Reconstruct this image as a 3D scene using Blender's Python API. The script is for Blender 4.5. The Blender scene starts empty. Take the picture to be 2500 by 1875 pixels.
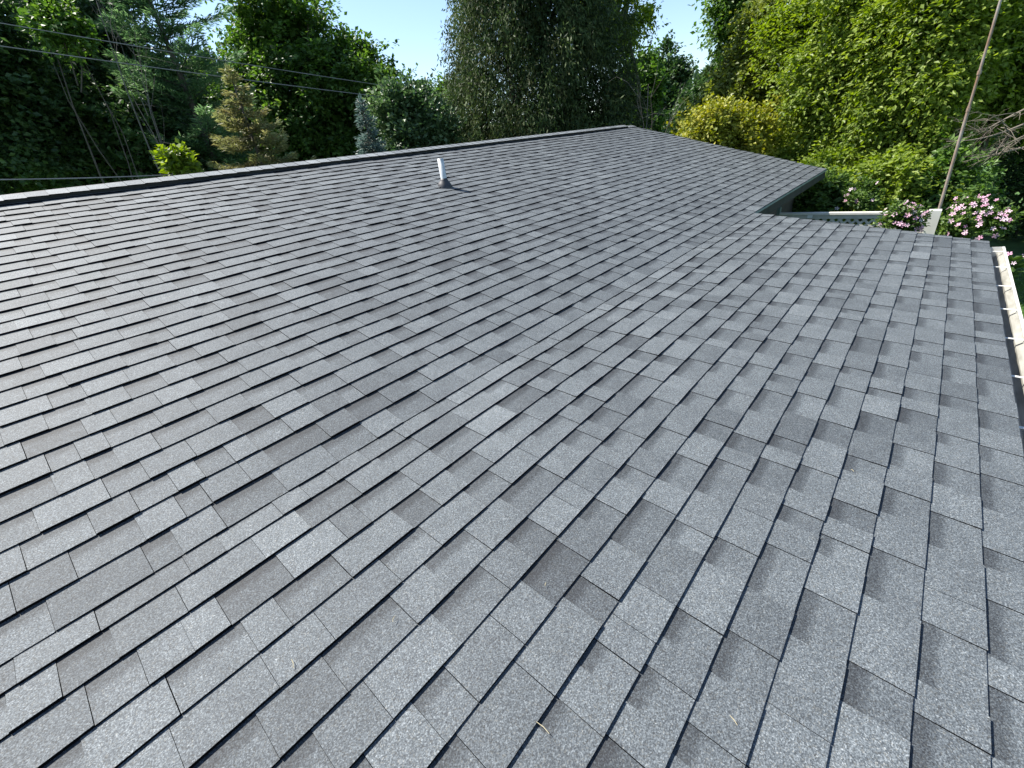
import bpy, bmesh, math, random
import numpy as np
from mathutils import Matrix, Vector

random.seed(7)
RNG = np.random.default_rng(11)
scene = bpy.context.scene
COL = scene.collection

# ------------------------------------------------------------------ camera
E = 0.143                                   # shingle exposure in metres
F_PX = 1056.7                               # focal length in photo pixels (2500 wide)
YAW, PITCH, ROLL = 0.78242, -0.49382, -0.13715
CAM = np.array([0.0, -11.68464, 7.72014]) * E
_f = np.array([math.cos(PITCH) * math.cos(YAW), math.cos(PITCH) * math.sin(YAW), math.sin(PITCH)])
_s = np.cross(_f, [0, 0, 1]); _s /= np.linalg.norm(_s)
_u = np.cross(_s, _f)
RIGHT = math.cos(ROLL) * _s + math.sin(ROLL) * _u
UP = -math.sin(ROLL) * _s + math.cos(ROLL) * _u
FWD = _f
cam_data = bpy.data.cameras.new('camera')
cam_data.sensor_fit = 'HORIZONTAL'
cam_data.sensor_width = 36.0
cam_data.lens = F_PX / 2500.0 * 36.0
cam_data.clip_start = 0.05
cam_data.clip_end = 3000.0
cam = bpy.data.objects.new('camera', cam_data)
COL.objects.link(cam)
cam.matrix_world = Matrix(((RIGHT[0], UP[0], -FWD[0], CAM[0]),
                           (RIGHT[1], UP[1], -FWD[1], CAM[1]),
                           (RIGHT[2], UP[2], -FWD[2], CAM[2]),
                           (0, 0, 0, 1)))
scene.camera = cam

# ------------------------------------------------------------------ sky, sun, exposure
SUN_AZ_OFF = math.radians(17.0)             # turned a little towards -X
SUN_EL = math.radians(53.0)                 # the sun stands behind the ridge (+Y)
world = bpy.data.worlds.new('World')
scene.world = world
world.use_nodes = True
wn = world.node_tree
for n in list(wn.nodes):
    wn.nodes.remove(n)
wo = wn.nodes.new('ShaderNodeOutputWorld')
wb = wn.nodes.new('ShaderNodeBackground')
ws = wn.nodes.new('ShaderNodeTexSky')
ws.sky_type = 'NISHITA'
ws.sun_disc = False
ws.sun_elevation = SUN_EL
ws.sun_rotation = -SUN_AZ_OFF
ws.altitude = 200
ws.air_density = 1.0
ws.dust_density = 0.5
ws.ozone_density = 2.0
wb.inputs['Strength'].default_value = 0.095
wn.links.new(ws.outputs[0], wb.inputs['Color'])
wn.links.new(wb.outputs[0], wo.inputs['Surface'])

sun_data = bpy.data.lights.new('sun', 'SUN')
sun_data.energy = 4.8
sun_data.angle = math.radians(0.53)
sun_data.color = (1.0, 0.95, 0.87)
sun = bpy.data.objects.new('sun', sun_data)
COL.objects.link(sun)
sun.rotation_euler = (-(math.pi / 2 - SUN_EL), 0, SUN_AZ_OFF)
sun.location = (0, 40, 50)

vs = scene.view_settings
vs.view_transform = 'Standard'
vs.look = 'None'
vs.exposure = 1.25
vs.gamma = 1.0
vs.use_curve_mapping = False

# ------------------------------------------------------------------ helpers
def ray(px, py):
    return FWD + RIGHT * ((px - 1250) / F_PX) - UP * ((py - 937.5) / F_PX)

def at_dist(px, py, d):                     # point at horizontal distance d on the ray through a pixel
    r = ray(px, py)
    return CAM + r * (d / math.hypot(r[0], r[1]))

def at_axis(px, py, axis, v):               # point where the ray meets a plane x/y/z = v
    r = ray(px, py)
    return CAM + r * ((v - CAM[axis]) / r[axis])

def project(P):
    d = np.asarray(P, float) - CAM
    z = d @ FWD
    return np.stack([1250 + F_PX * (d @ RIGHT) / z, 937.5 - F_PX * (d @ UP) / z], -1), z

def link(name, me, mat=None, parent=None, **kw):
    o = bpy.data.objects.new(name, me)
    COL.objects.link(o)
    if mat is not None and me is not None and not me.materials:
        me.materials.append(mat)
    if parent is not None:
        o.parent = parent
    for k, v in kw.items():
        o[k] = v
    return o

def empty(name, loc, label, category, group=None, rot=0.0):
    o = bpy.data.objects.new(name, None)
    COL.objects.link(o)
    o.empty_display_size = 0.2
    o.location = loc
    o.rotation_euler = (0, 0, rot)
    o['label'] = label
    o['category'] = category
    if group:
        o['group'] = group
    return o

def mesh_np(name, V, faces, smooth=False):
    """V (n,3); faces (m,k) array with constant k."""
    me = bpy.data.meshes.new(name)
    V = np.ascontiguousarray(V, np.float32)
    faces = np.ascontiguousarray(faces, np.int32)
    m, k = faces.shape
    me.vertices.add(len(V)); me.vertices.foreach_set('co', V.ravel())
    me.loops.add(m * k); me.loops.foreach_set('vertex_index', faces.ravel())
    me.polygons.add(m)
    me.polygons.foreach_set('loop_start', np.arange(0, m * k, k, dtype=np.int32))
    me.polygons.foreach_set('loop_total', np.full(m, k, np.int32))
    me.update(calc_edges=True)
    me.polygons.foreach_set('use_smooth', np.full(m, smooth, bool))
    return me

def set_attr(me, name, arr):
    arr = np.ascontiguousarray(arr, np.float32)
    if arr.ndim == 1:
        a = me.attributes.new(name, 'FLOAT', 'POINT'); a.data.foreach_set('value', arr)
    else:
        a = me.attributes.new(name, 'FLOAT_COLOR', 'POINT'); a.data.foreach_set('color', arr.ravel())

BOXF = np.array([[0, 3, 2, 1], [4, 5, 6, 7], [0, 1, 5, 4], [1, 2, 6, 5], [2, 3, 7, 6], [3, 0, 4, 7]])

class MB:
    """collects boxes, prisms and tubes into ONE mesh"""
    def __init__(self):
        self.v = []; self.f = []
    def add(self, vs_, fs_):
        b = len(self.v)
        self.v += [tuple(map(float, q)) for q in vs_]
        self.f += [tuple(b + int(i) for i in q) for q in fs_]
    def box(self, a, b):
        x0, y0, z0 = a; x1, y1, z1 = b
        self.add([(x0, y0, z0), (x1, y0, z0), (x1, y1, z0), (x0, y1, z0),
                  (x0, y0, z1), (x1, y0, z1), (x1, y1, z1), (x0, y1, z1)], BOXF)
        return self
    def prism_x(self, poly, x0, x1):
        """closed (y,z) polygon swept along X"""
        n = len(poly)
        vs_ = [(x0, y, z) for y, z in poly] + [(x1, y, z) for y, z in poly]
        fs_ = [[i, (i + 1) % n, n + (i + 1) % n, n + i] for i in range(n)]
        self.add(vs_, fs_ + [list(range(n))[::-1], list(range(n, 2 * n))])
        return self
    def tube(self, pts, rad, n=8, caps=True):
        pts = [np.asarray(p, float) for p in pts]
        if not hasattr(rad, '__len__'):
            rad = [rad] * len(pts)
        vs_ = []
        ref = np.array([0.31, 0.17, 0.93])
        for i, p in enumerate(pts):
            t = pts[min(i + 1, len(pts) - 1)] - pts[max(i - 1, 0)]
            t /= np.linalg.norm(t) + 1e-9
            a = np.cross(t, ref)
            if np.linalg.norm(a) < 0.1:
                a = np.cross(t, [1, 0, 0])
            a /= np.linalg.norm(a); b = np.cross(t, a)
            for k in range(n):
                w = 2 * math.pi * k / n
                vs_.append(p + rad[i] * (math.cos(w) * a + math.sin(w) * b))
        fs_ = []
        for i in range(len(pts) - 1):
            for k in range(n):
                k2 = (k + 1) % n
                fs_.append([i * n + k, i * n + k2, (i + 1) * n + k2, (i + 1) * n + k])
        if caps:
            fs_.append(list(range(n))[::-1])
            fs_.append([(len(pts) - 1) * n + k for k in range(n)])
        self.add(vs_, fs_)
        return self
    def build(self, name, mat, parent=None, smooth=False, **kw):
        me = bpy.data.meshes.new(name)
        me.from_pydata(self.v, [], self.f)
        if smooth:
            me.polygons.foreach_set('use_smooth', [True] * len(me.polygons))
        me.update()
        return link(name, me, mat, parent, **kw)

# ------------------------------------------------------------------ materials
def new_mat(name):
    m = bpy.data.materials.new(name)
    m.use_nodes = True
    nt = m.node_tree
    for n in list(nt.nodes):
        nt.nodes.remove(n)
    out = nt.nodes.new('ShaderNodeOutputMaterial')
    return m, nt, out

def N(nt, kind, **kw):
    n = nt.nodes.new(kind)
    for k, v in kw.items():
        if k in n.inputs:
            n.inputs[k].default_value = v
        else:
            setattr(n, k, v)
    return n

def ramp(nt, stops):
    r = nt.nodes.new('ShaderNodeValToRGB')
    e = r.color_ramp.elements
    while len(e) > 1:
        e.remove(e[-1])
    e[0].position = stops[0][0]; e[0].color = (*stops[0][1], 1)
    for p, c in stops[1:]:
        q = e.new(p); q.color = (*c, 1)
    return r

def simple_mat(name, c0, c1, scale=8.0, rough=0.6, metal=0.0, spec=0.5, bump=0.0, detail=6.0, coord='Object', stretch=None):
    m, nt, out = new_mat(name)
    tc = N(nt, 'ShaderNodeTexCoord')
    src = tc.outputs[coord]
    if stretch:
        mp = N(nt, 'ShaderNodeMapping'); mp.inputs['Scale'].default_value = stretch
        nt.links.new(src, mp.inputs[0]); src = mp.outputs[0]
    no = N(nt, 'ShaderNodeTexNoise', Scale=scale, Detail=detail, Roughness=0.62)
    nt.links.new(src, no.inputs['Vector'])
    r = ramp(nt, [(0.32, c0), (0.68, c1)])
    nt.links.new(no.outputs[0], r.inputs[0])
    p = N(nt, 'ShaderNodeBsdfPrincipled', Roughness=rough, Metallic=metal)
    p.inputs['Specular IOR Level'].default_value = spec
    nt.links.new(r.outputs[0], p.inputs['Base Color'])
    if bump:
        b = N(nt, 'ShaderNodeBump', Strength=bump, Distance=0.01)
        nt.links.new(no.outputs[0], b.inputs['Height']); nt.links.new(b.outputs[0], p.inputs['Normal'])
    nt.links.new(p.outputs[0], out.inputs[0])
    return m

def shingle_material():
    """asphalt granules. attribute sh = (tone, is_shim, metres up from the butt edge, random)"""
    m, nt, out = new_mat('asphalt_shingle')
    L = nt.links.new
    at = N(nt, 'ShaderNodeAttribute', attribute_name='sh')
    sep = N(nt, 'ShaderNodeSeparateColor'); L(at.outputs['Color'], sep.inputs[0])
    tc = N(nt, 'ShaderNodeTexCoord')
    geo = N(nt, 'ShaderNodeNewGeometry')
    pos = geo.outputs['Position']
    g1 = N(nt, 'ShaderNodeTexNoise', Scale=250.0, Detail=2.0, Roughness=0.75); L(pos, g1.inputs['Vector'])
    g2 = N(nt, 'ShaderNodeTexVoronoi', Scale=330.0); L(pos, g2.inputs['Vector'])
    blotch = N(nt, 'ShaderNodeTexNoise', Scale=9.0, Detail=4.0, Roughness=0.6); L(pos, blotch.inputs['Vector'])
    big = N(nt, 'ShaderNodeTexNoise', Scale=1.1, Detail=2.0); L(pos, big.inputs['Vector'])
    def math_(op, a, b=None, clamp=False):
        n = N(nt, 'ShaderNodeMath', operation=op); n.use_clamp = clamp
        for i, v in enumerate((a, b)):
            if v is None: continue
            if isinstance(v, (int, float)): n.inputs[i].default_value = v
            else: L(v, n.inputs[i])
        return n.outputs[0]
    # tone of the piece + soft blotches
    t = math_('ADD', sep.outputs[0], math_('MULTIPLY', math_('SUBTRACT', blotch.outputs[0], 0.5), 0.22))
    t = math_('ADD', t, math_('MULTIPLY', math_('SUBTRACT', big.outputs[0], 0.5), 0.10))
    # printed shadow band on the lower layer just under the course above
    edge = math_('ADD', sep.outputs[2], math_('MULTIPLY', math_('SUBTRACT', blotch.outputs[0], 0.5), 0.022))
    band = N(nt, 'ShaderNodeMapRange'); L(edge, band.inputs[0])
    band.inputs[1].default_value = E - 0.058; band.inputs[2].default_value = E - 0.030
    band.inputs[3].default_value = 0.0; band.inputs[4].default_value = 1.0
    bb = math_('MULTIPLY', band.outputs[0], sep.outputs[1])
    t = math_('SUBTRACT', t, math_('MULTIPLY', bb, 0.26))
    # granules
    gr = math_('MULTIPLY', math_('SUBTRACT', g1.outputs[0], 0.5), 1.32)
    gv = N(nt, 'ShaderNodeSeparateColor'); L(g2.outputs['Color'], gv.inputs[0])
    gr = math_('ADD', gr, math_('MULTIPLY', math_('SUBTRACT', gv.outputs[0], 0.5), 0.40))
    t = math_('ADD', t, gr, True)
    r = ramp(nt, [(0.0, (0.015, 0.017, 0.020)), (0.30, (0.040, 0.047, 0.053)), (0.55, (0.081, 0.094, 0.103)),
                  (0.80, (0.155, 0.175, 0.186)), (1.0, (0.31, 0.335, 0.345))])
    L(t, r.inputs[0])
    # a few warm brown granules
    warm = N(nt, 'ShaderNodeMix', data_type='RGBA', blend_type='MULTIPLY')
    wm = math_('MULTIPLY', math_('GREATER_THAN', gv.outputs[1], 0.86), 0.55)
    L(wm, warm.inputs[0]); L(r.outputs[0], warm.inputs[6]); warm.inputs[7].default_value = (1.0, 0.86, 0.70, 1)
    # the side faces and the butt edge are bare asphalt
    nz = N(nt, 'ShaderNodeSeparateXYZ'); L(geo.outputs['True Normal'], nz.inputs[0])
    top = N(nt, 'ShaderNodeMapRange'); L(nz.outputs[2], top.inputs[0])
    top.inputs[1].default_value = 0.55; top.inputs[2].default_value = 0.75
    fin = N(nt, 'ShaderNodeMix', data_type='RGBA'); L(top.outputs[0], fin.inputs[0])
    fin.inputs[6].default_value = (0.006, 0.006, 0.007, 1); L(warm.outputs[2], fin.inputs[7])
    p = N(nt, 'ShaderNodeBsdfPrincipled', Roughness=0.72)
    p.inputs['Specular IOR Level'].default_value = 0.45
    L(fin.outputs[2], p.inputs['Base Color'])
    L(math_('MULTIPLY', top.outputs[0], 0.42), p.inputs['Specular IOR Level'])
    b = N(nt, 'ShaderNodeBump', Strength=0.55, Distance=0.0016)
    L(g1.outputs[0], b.inputs['Height']); L(b.outputs[0], p.inputs['Normal'])
    L(p.outputs[0], out.inputs[0])
    return m

def leaf_material(name, dark, mid, light, trans=0.32, rough=0.5, spec=0.35, accent=None, accent_amt=0.0, patch_scale=0.8):
    """attribute tone 0..1 per leaf"""
    m, nt, out = new_mat(name)
    L = nt.links.new
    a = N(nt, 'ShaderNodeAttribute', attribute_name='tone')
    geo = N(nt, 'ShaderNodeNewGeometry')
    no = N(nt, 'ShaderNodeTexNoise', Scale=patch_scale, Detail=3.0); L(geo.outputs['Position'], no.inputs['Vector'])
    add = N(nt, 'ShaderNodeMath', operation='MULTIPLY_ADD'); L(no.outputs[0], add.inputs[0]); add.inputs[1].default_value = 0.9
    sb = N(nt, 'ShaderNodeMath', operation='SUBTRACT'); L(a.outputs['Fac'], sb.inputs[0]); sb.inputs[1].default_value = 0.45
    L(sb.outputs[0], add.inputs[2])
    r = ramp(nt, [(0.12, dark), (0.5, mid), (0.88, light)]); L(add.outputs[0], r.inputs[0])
    col = r.outputs[0]
    if accent:
        n2 = N(nt, 'ShaderNodeTexNoise', Scale=1.7, Detail=4.0, Roughness=0.7); L(geo.outputs['Position'], n2.inputs['Vector'])
        mr = N(nt, 'ShaderNodeMapRange'); L(n2.outputs[0], mr.inputs[0])
        mr.inputs[1].default_value = 0.52; mr.inputs[2].default_value = 0.62; mr.inputs[4].default_value = accent_amt
        mx = N(nt, 'ShaderNodeMix', data_type='RGBA'); L(mr.outputs[0], mx.inputs[0]); L(col, mx.inputs[6])
        mx.inputs[7].default_value = (*accent, 1); col = mx.outputs[2]
    p = N(nt, 'ShaderNodeBsdfPrincipled', Roughness=rough); p.inputs['Specular IOR Level'].default_value = spec
    L(col, p.inputs['Base Color'])
    t = N(nt, 'ShaderNodeBsdfTranslucent')
    hs = N(nt, 'ShaderNodeHueSaturation', Saturation=1.15, Value=1.25); L(col, hs.inputs['Color']); L(hs.outputs[0], t.inputs['Color'])
    mix = N(nt, 'ShaderNodeMixShader'); mix.inputs[0].default_value = trans
    L(p.outputs[0], mix.inputs[1]); L(t.outputs[0], mix.inputs[2]); L(mix.outputs[0], out.inputs[0])
    return m

MAT = {}
MAT['shingle'] = shingle_material()
MAT['deck'] = simple_mat('roof_underlayment', (0.010, 0.010, 0.012), (0.018, 0.018, 0.020), 20, 0.9)
MAT['vent_black'] = simple_mat('black_vent_plastic', (0.010, 0.010, 0.012), (0.02, 0.02, 0.024), 30, 0.6)
MAT['fascia'] = simple_mat('mildewed_fascia_paint', (0.004, 0.005, 0.005), (0.026, 0.034, 0.031), 5, 0.8, stretch=(1.0, 1.0, 0.25))
MAT['drip'] = simple_mat('drip_edge_metal', (0.12, 0.17, 0.15), (0.20, 0.25, 0.23), 10, 0.45)
MAT['wall'] = simple_mat('brown_siding', (0.035, 0.030, 0.026), (0.07, 0.06, 0.05), 3, 0.7)
MAT['gutter'] = simple_mat('white_gutter_enamel', (0.56, 0.56, 0.52), (0.66, 0.66, 0.62), 6, 0.4)
MAT['gutter_in'] = simple_mat('dirty_gutter_trough', (0.17, 0.165, 0.14), (0.36, 0.355, 0.32), 5, 0.65, stretch=(0.6, 3, 3))
MAT['pvc'] = simple_mat('white_pvc', (0.42, 0.44, 0.45), (0.58, 0.60, 0.61), 14, 0.45)
MAT['print'] = simple_mat('pipe_print', (0.05, 0.06, 0.08), (0.25, 0.28, 0.32), 60, 0.6)
MAT['rubber'] = simple_mat('black_boot_rubber', (0.022, 0.022, 0.025), (0.045, 0.045, 0.05), 30, 0.55)
MAT['white_wood'] = simple_mat('white_vinyl', (0.58, 0.56, 0.50), (0.70, 0.68, 0.62), 4, 0.5)
MAT['lattice'] = simple_mat('aged_lattice', (0.42, 0.41, 0.36), (0.62, 0.61, 0.55), 5, 0.6)
MAT['label'] = simple_mat('white_tag', (0.80, 0.81, 0.80), (0.85, 0.85, 0.84), 4, 0.5)
MAT['steel'] = simple_mat('rusty_galvanised_pipe', (0.20, 0.11, 0.06), (0.34, 0.33, 0.31), 3.0, 0.55, stretch=(1, 1, 0.8))
MAT['wire'] = simple_mat('aluminium_wire', (0.12, 0.135, 0.14), (0.20, 0.215, 0.22), 3, 0.5)
MAT['bark'] = simple_mat('bark', (0.05, 0.04, 0.03), (0.13, 0.11, 0.09), 9, 0.9, bump=0.6, stretch=(3, 3, 0.6))
MAT['dead'] = simple_mat('dead_grey_wood', (0.09, 0.08, 0.07), (0.17, 0.155, 0.14), 6, 0.85)
MAT['vine'] = simple_mat('dry_vine', (0.12, 0.10, 0.075), (0.22, 0.19, 0.15), 6, 0.85)
MAT['grass'] = simple_mat('lawn', (0.035, 0.085, 0.015), (0.075, 0.15, 0.03), 2.2, 0.85, bump=0.5)
MAT['blade'] = leaf_material('grass_blade', (0.04, 0.10, 0.015), (0.08, 0.17, 0.03), (0.14, 0.24, 0.05), 0.3)

# ------------------------------------------------------------------ the setting
GROUND = -2.85
g = MB()
R_ = 1500
g.add([(-R_, -R_, 0), (R_, -R_, 0), (R_, R_, 0), (-R_, R_, 0)], [[0, 1, 2, 3]])
go = g.build('ground', MAT['grass'], kind='structure')
go.location = (0, 0, GROUND)

# ------------------------------------------------------------------ the house
A1, A2, W1 = 0.285, 0.13481, 0.73155
NR = -1.11151                                # course index of the ridge line
X0, XM, XL = -5.0, 79.4118 * E, 45.90219 * E  # near end, main rake, porch rake
T_RIDGE = (30 - NR) * E
T_EAVE2 = (W1 + 15) * E
RIDGE = np.array([T_RIDGE * math.cos(A1), T_RIDGE * math.sin(A1)])     # (y, z)
EAVE2 = np.array([-T_EAVE2 * math.cos(A2), -T_EAVE2 * math.sin(A2)])
NM = np.array([-math.sin(A1), math.cos(A1)]); DM = np.array([math.cos(A1), math.sin(A1)])   # normal, up-slope
NL = np.array([-math.sin(A2), math.cos(A2)]); DL = np.array([math.cos(A2), math.sin(A2)])

house = empty('house', (0, 0, GROUND), 'single storey house with grey asphalt shingle roof in two pitches', 'house')
HP = Vector((0, 0, GROUND))

def hbuild(mb, name, mat, parent=None, **kw):
    """house parts are written in world coordinates"""
    o = mb.build(name, mat, parent or house, **kw)
    if parent is None:
        o.location = -HP
    return o

# roof decks (a slab under each field of shingles)
def slab(n_, d_, t0, t1, h0, h1):
    q = []
    for t, h in ((t0, h0), (t1, h0), (t1, h1), (t0, h1)):
        q.append((d_[0] * t + n_[0] * h, d_[1] * t + n_[1] * h))
    return q
main_roof = hbuild(MB().prism_x(slab(NM, DM, 0.01, T_RIDGE - 0.01, -0.10, -0.0205), X0, XM - 0.012), 'main_roof_slope', MAT['deck'])
main_roof['label'] = 'steeper shingled slope rising to the ridge'
porch_roof = hbuild(MB().prism_x(slab(NL, DL, -T_EAVE2 + 0.02, 0.03, -0.10, -0.0225), X0, XL - 0.012), 'lower_roof_slope', MAT['deck'])
porch_roof['label'] = 'flatter shingled slope running down to the gutter'
NB = np.array([math.sin(A1), math.cos(A1)]); DB = np.array([-math.cos(A1), math.sin(A1)])
back = MB().prism_x([(RIDGE[0] - DB[0] * t + NB[0] * h, RIDGE[1] - DB[1] * t + NB[1] * h) for t, h in ((0.01, -0.1), (T_RIDGE, -0.1), (T_RIDGE, 0.004), (0.01, 0.004))], X0, XM)
back_roof = hbuild(back, 'back_roof_slope', MAT['shingle'])

# ---- shingles: every course is a row of raised teeth and lower shim pieces
def wob(x, t):
    return 0.0022 * math.sin(1.7 * x + 2.1 * t) + 0.0016 * math.sin(4.3 * x - 3.3 * t + 1.0) + 0.0012 * math.sin(9.1 * x + 5.0 * t)

def course_pieces(xa, xb, rng):
    """list of (x0, x1, is_tooth, tone)"""
    out = []; x = xa - rng.random() * 0.3
    tooth = rng.random() < 0.5
    nextjoint = x + 0.985 * rng.random()
    while x < xb:
        w = rng.choice([0.105, 0.14, 0.165, 0.20, 0.24]) if tooth else rng.choice([0.09, 0.12, 0.15, 0.19, 0.23])
        w *= rng.uniform(0.92, 1.08)
        tone = (rng.gauss(0.525, 0.030) if tooth else rng.gauss(0.490, 0.038))
        if rng.random() < 0.20: tone -= 0.085
        if rng.random() < 0.08: tone += 0.035
        a, b = max(x, xa), min(x + w, xb)
        if b - a > 0.02:
            out.append((a, b, tooth, min(max(tone, 0.25), 0.75)))
        x += w
        if tooth and rng.random() < 0.22: pass          # two teeth side by side
        else: tooth = not tooth
    return out

PIECES = []                                   # (slope, verts(8,3), sh(8,4))
def add_course(slope, tb, length, xa, xb, n_, d_, rng, lift=0.0, flat=False):
    """tb = slope coordinate of the butt edge; the piece runs up by length"""
    row_dx = rng.uniform(-0.003, 0.003)
    gap_lift = rng.random() < 0.25
    for (a, b, tooth, tone) in course_pieces(xa, xb, rng):
        hb = (0.0094 if tooth else 0.0064) + lift + rng.uniform(-0.0005, 0.0006)
        hu = (0.0 if tooth else -0.0018) + lift * 0.3
        if tooth and rng.random() < 0.12: hb += 0.0018        # a tab that has not sealed down yet
        low = -0.0075
        j0, j1 = rng.uniform(-0.0009, 0.0009) + row_dx, rng.uniform(-0.0009, 0.0009) + row_dx
        if not tooth: j0 += 0.0006; j1 += 0.0006
        g0, g1 = rng.uniform(0.0, 0.0014), rng.uniform(0.0, 0.0014)
        V = []
        slope_h = (hu - hb) / E
        for k, (x, t, h) in enumerate(((a + g0, tb + j0, low), (b - g1, tb + j1, low), (b - g1, tb + length, low), (a + g0, tb + length, low),
                                       (a + g0, tb + j0, hb), (b - g1, tb + j1, hb + rng.uniform(-.0008, .0008)),
                                       (b - g1, tb + length, hb + slope_h * length), (a + g0, tb + length, hb + slope_h * length))):
            h2 = max(h, low + 0.001) if k > 3 else h
            h2 += wob(x, t) - 0.0080
            V.append((x, d_[0] * t + n_[0] * h2, d_[1] * t + n_[1] * h2))
        s = 0.0 if tooth else 1.0
        r = rng.random()
        S = [(tone, s, 0.0, r), (tone, s, 0.0, r), (tone, s, length, r), (tone, s, length, r)] * 2
        PIECES.append((slope, np.array(V), np.array(S)))

rs = random.Random(5)
for n in range(0, 31):
    add_course('main', (30 - n) * E, E * 1.22, X0, XM, NM, DM, rs)
for k in range(1, 17):
    add_course('low', -(W1 + k - 1) * E, (W1 * E + 0.012) if k == 1 else E * 1.22, X0, XL, NL, DL, rs)

# the 300 that show largest become objects, the rest one mesh per slope
areas = []
for i, (sl, V, S) in enumerate(PIECES):
    q, z = project(V[4:8])
    if (z < 0.2).any():
        areas.append(0); continue
    c = q.mean(0)
    if not (-60 < c[0] < 2560 and -60 < c[1] < 1935):
        areas.append(0); continue
    q2 = np.clip(q, (0, 0), (2500, 1875))
    x, y = q2[:, 0], q2[:, 1]
    areas.append(0.5 * abs(np.dot(x, np.roll(y, 1)) - np.dot(y, np.roll(x, 1))))
chosen = set(np.argsort(areas)[::-1][:300].tolist())
rest = {'main': [], 'low': []}
for i, (sl, V, S) in enumerate(PIECES):
    par = main_roof if sl == 'main' else porch_roof
    if i in chosen:
        c = V[0]
        me = mesh_np('shingle', V - c, BOXF)
        set_attr(me, 'sh', S)
        o = link('shingle', me, MAT['shingle'], par)
        o.location = tuple(c)
    else:
        rest[sl].append((V, S))
for sl, par in (('main', main_roof), ('low', porch_roof)):
    V = np.concatenate([v for v, s in rest[sl]]); S = np.concatenate([s for v, s in rest[sl]])
    k = len(rest[sl])
    Fc = (BOXF[None] + (np.arange(k) * 8)[:, None, None]).reshape(-1, 4)
    me = mesh_np('shingle_field', V, Fc); set_attr(me, 'sh', S)
    link('shingle_field', me, MAT['shingle'], par, kind='stuff')

# ---- ridge vent with cap shingles
XV = XM - 0.42                               # the vent stops short of the rake
def capline(w, h):
    """profile point on the near (-) or far (+) side of the ridge at slope distance w and height h above the plane"""
    if w < 0:
        return (RIDGE[0] + DM[0] * w + NM[0] * h, RIDGE[1] + DM[1] * w + NM[1] * h)
    return (RIDGE[0] - DB[0] * w + NB[0] * h, RIDGE[1] - DB[1] * w + NB[1] * h)
vt = MB().prism_x([capline(-0.135, -0.005), capline(-0.135, 0.030), (RIDGE[0], RIDGE[1] + 0.034), capline(0.135, 0.030), capline(0.135, -0.005), (RIDGE[0], RIDGE[1] - 0.02)], X0, XV)
vent = hbuild(vt, 'ridge_vent', MAT['vent_black'])
vent['label'] = 'black ridge vent strip under cap shingles'
rc = random.Random(9)
x = X0
caps = []
while x < XM - 0.02:
    on = x < XV
    base = 0.031 if on else 0.006
    x2 = min(x + E * 1.12, XM)
    if on and x2 > XV: x2 = XV + 0.01
    t0 = 0.012; wd = 0.150 if on else 0.155
    h0 = base + 0.0015; h1 = base + 0.0055
    tone = min(max(rc.gauss(0.74, 0.05), 0.6), 0.85)  # lighter than the field shingles: sun on the ridge put into the tone
    jy = rc.uniform(-0.004, 0.004)
    V = []
    for (xx, dh) in ((x, h1), (x2, h0 - 0.001)):
        for w, h in ((-wd + jy, dh - 0.0045), (-wd + jy, dh), (-0.02, dh + 0.004), (0.02, dh + 0.004), (wd + jy, dh), (wd + jy, dh - 0.0045), (0.0005, dh - 0.0045)):
            V.append((xx, *capline(w, h)))
    n7 = 7
    Fq = [[i, (i + 1) % n7, n7 + (i + 1) % n7, n7 + i] for i in range(n7)]
    me = bpy.data.meshes.new('ridge_cap_shingle')
    c = Vector(V[0])
    me.from_pydata([tuple(Vector(v) - c) for v in V], [], Fq + [list(range(n7))[::-1], list(range(n7, 2 * n7))])
    set_attr(me, 'sh', np.array([(tone, 0, 0.02, 0.5)] * (2 * n7)))
    o = link('ridge_cap_shingle', me, MAT['shingle'], vent); o.location = c
    x += E if x2 < XV else E
    if on and x > XV: x = XV + 0.012

# ---- eaves, fascia, rakes
hbuild(MB().prism_x([(-0.012, -0.036), (-0.004, -0.013), (0.05, -0.001), (0.05, -0.007), (0.006, -0.021), (0.003, -0.036)], XL + 0.002, XM), 'drip_edge', MAT['drip'])
hbuild(MB().box((XL + 0.004, 0.006, -0.165), (XM - 0.01, 0.030, -0.024)), 'fascia_board', MAT['fascia'])
hbuild(MB().box((XL + 0.01, 0.031, -0.165), (XM - 0.04, 0.42, -0.150)), 'soffit', MAT['wall'])
hbuild(MB().prism_x(slab(NM, DM, 0.035, T_RIDGE, -0.17, -0.023), XM - 0.010, XM - 0.001 - 0.0), 'rake_board', MAT['fascia'])
hbuild(MB().prism_x(slab(NL, DL, -T_EAVE2 + 0.03, -0.02, -0.13, -0.024), XL - 0.011, XL - 0.003), 'rake_board', MAT['white_wood'])
ez = EAVE2[1]; ey = EAVE2[0]
hbuild(MB().box((X0, ey + 0.012, ez - 0.20), (XL - 0.015, ey + 0.035, ez - 0.026)), 'fascia_board', MAT['white_wood'])
# walls
hbuild(MB().box((X0 + 0.2, 0.42, GROUND), (XM - 0.30, RIDGE[0] * 2 - 0.45, -0.12)), 'wall', MAT['wall'])
gw = MB(); gw.add([(XM - 0.31, 0.42, -0.13), (XM - 0.31, 2 * RIDGE[0] - 0.42, -0.13), (XM - 0.31, RIDGE[0], RIDGE[1] - 0.12),
                   (XM - 0.36, 0.42, -0.13), (XM - 0.36, 2 * RIDGE[0] - 0.42, -0.13), (XM - 0.36, RIDGE[0], RIDGE[1] - 0.12)],
                  [[0, 1, 2], [5, 4, 3], [0, 3, 4, 1], [1, 4, 5, 2], [2, 5, 3, 0]])
hbuild(gw, 'gable_wall', MAT['wall'])
hbuild(MB().box((X0 + 0.2, ey + 0.35, GROUND), (XL - 0.30, 0.41, ez - 0.12)), 'wall', MAT['wall'])

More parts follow.
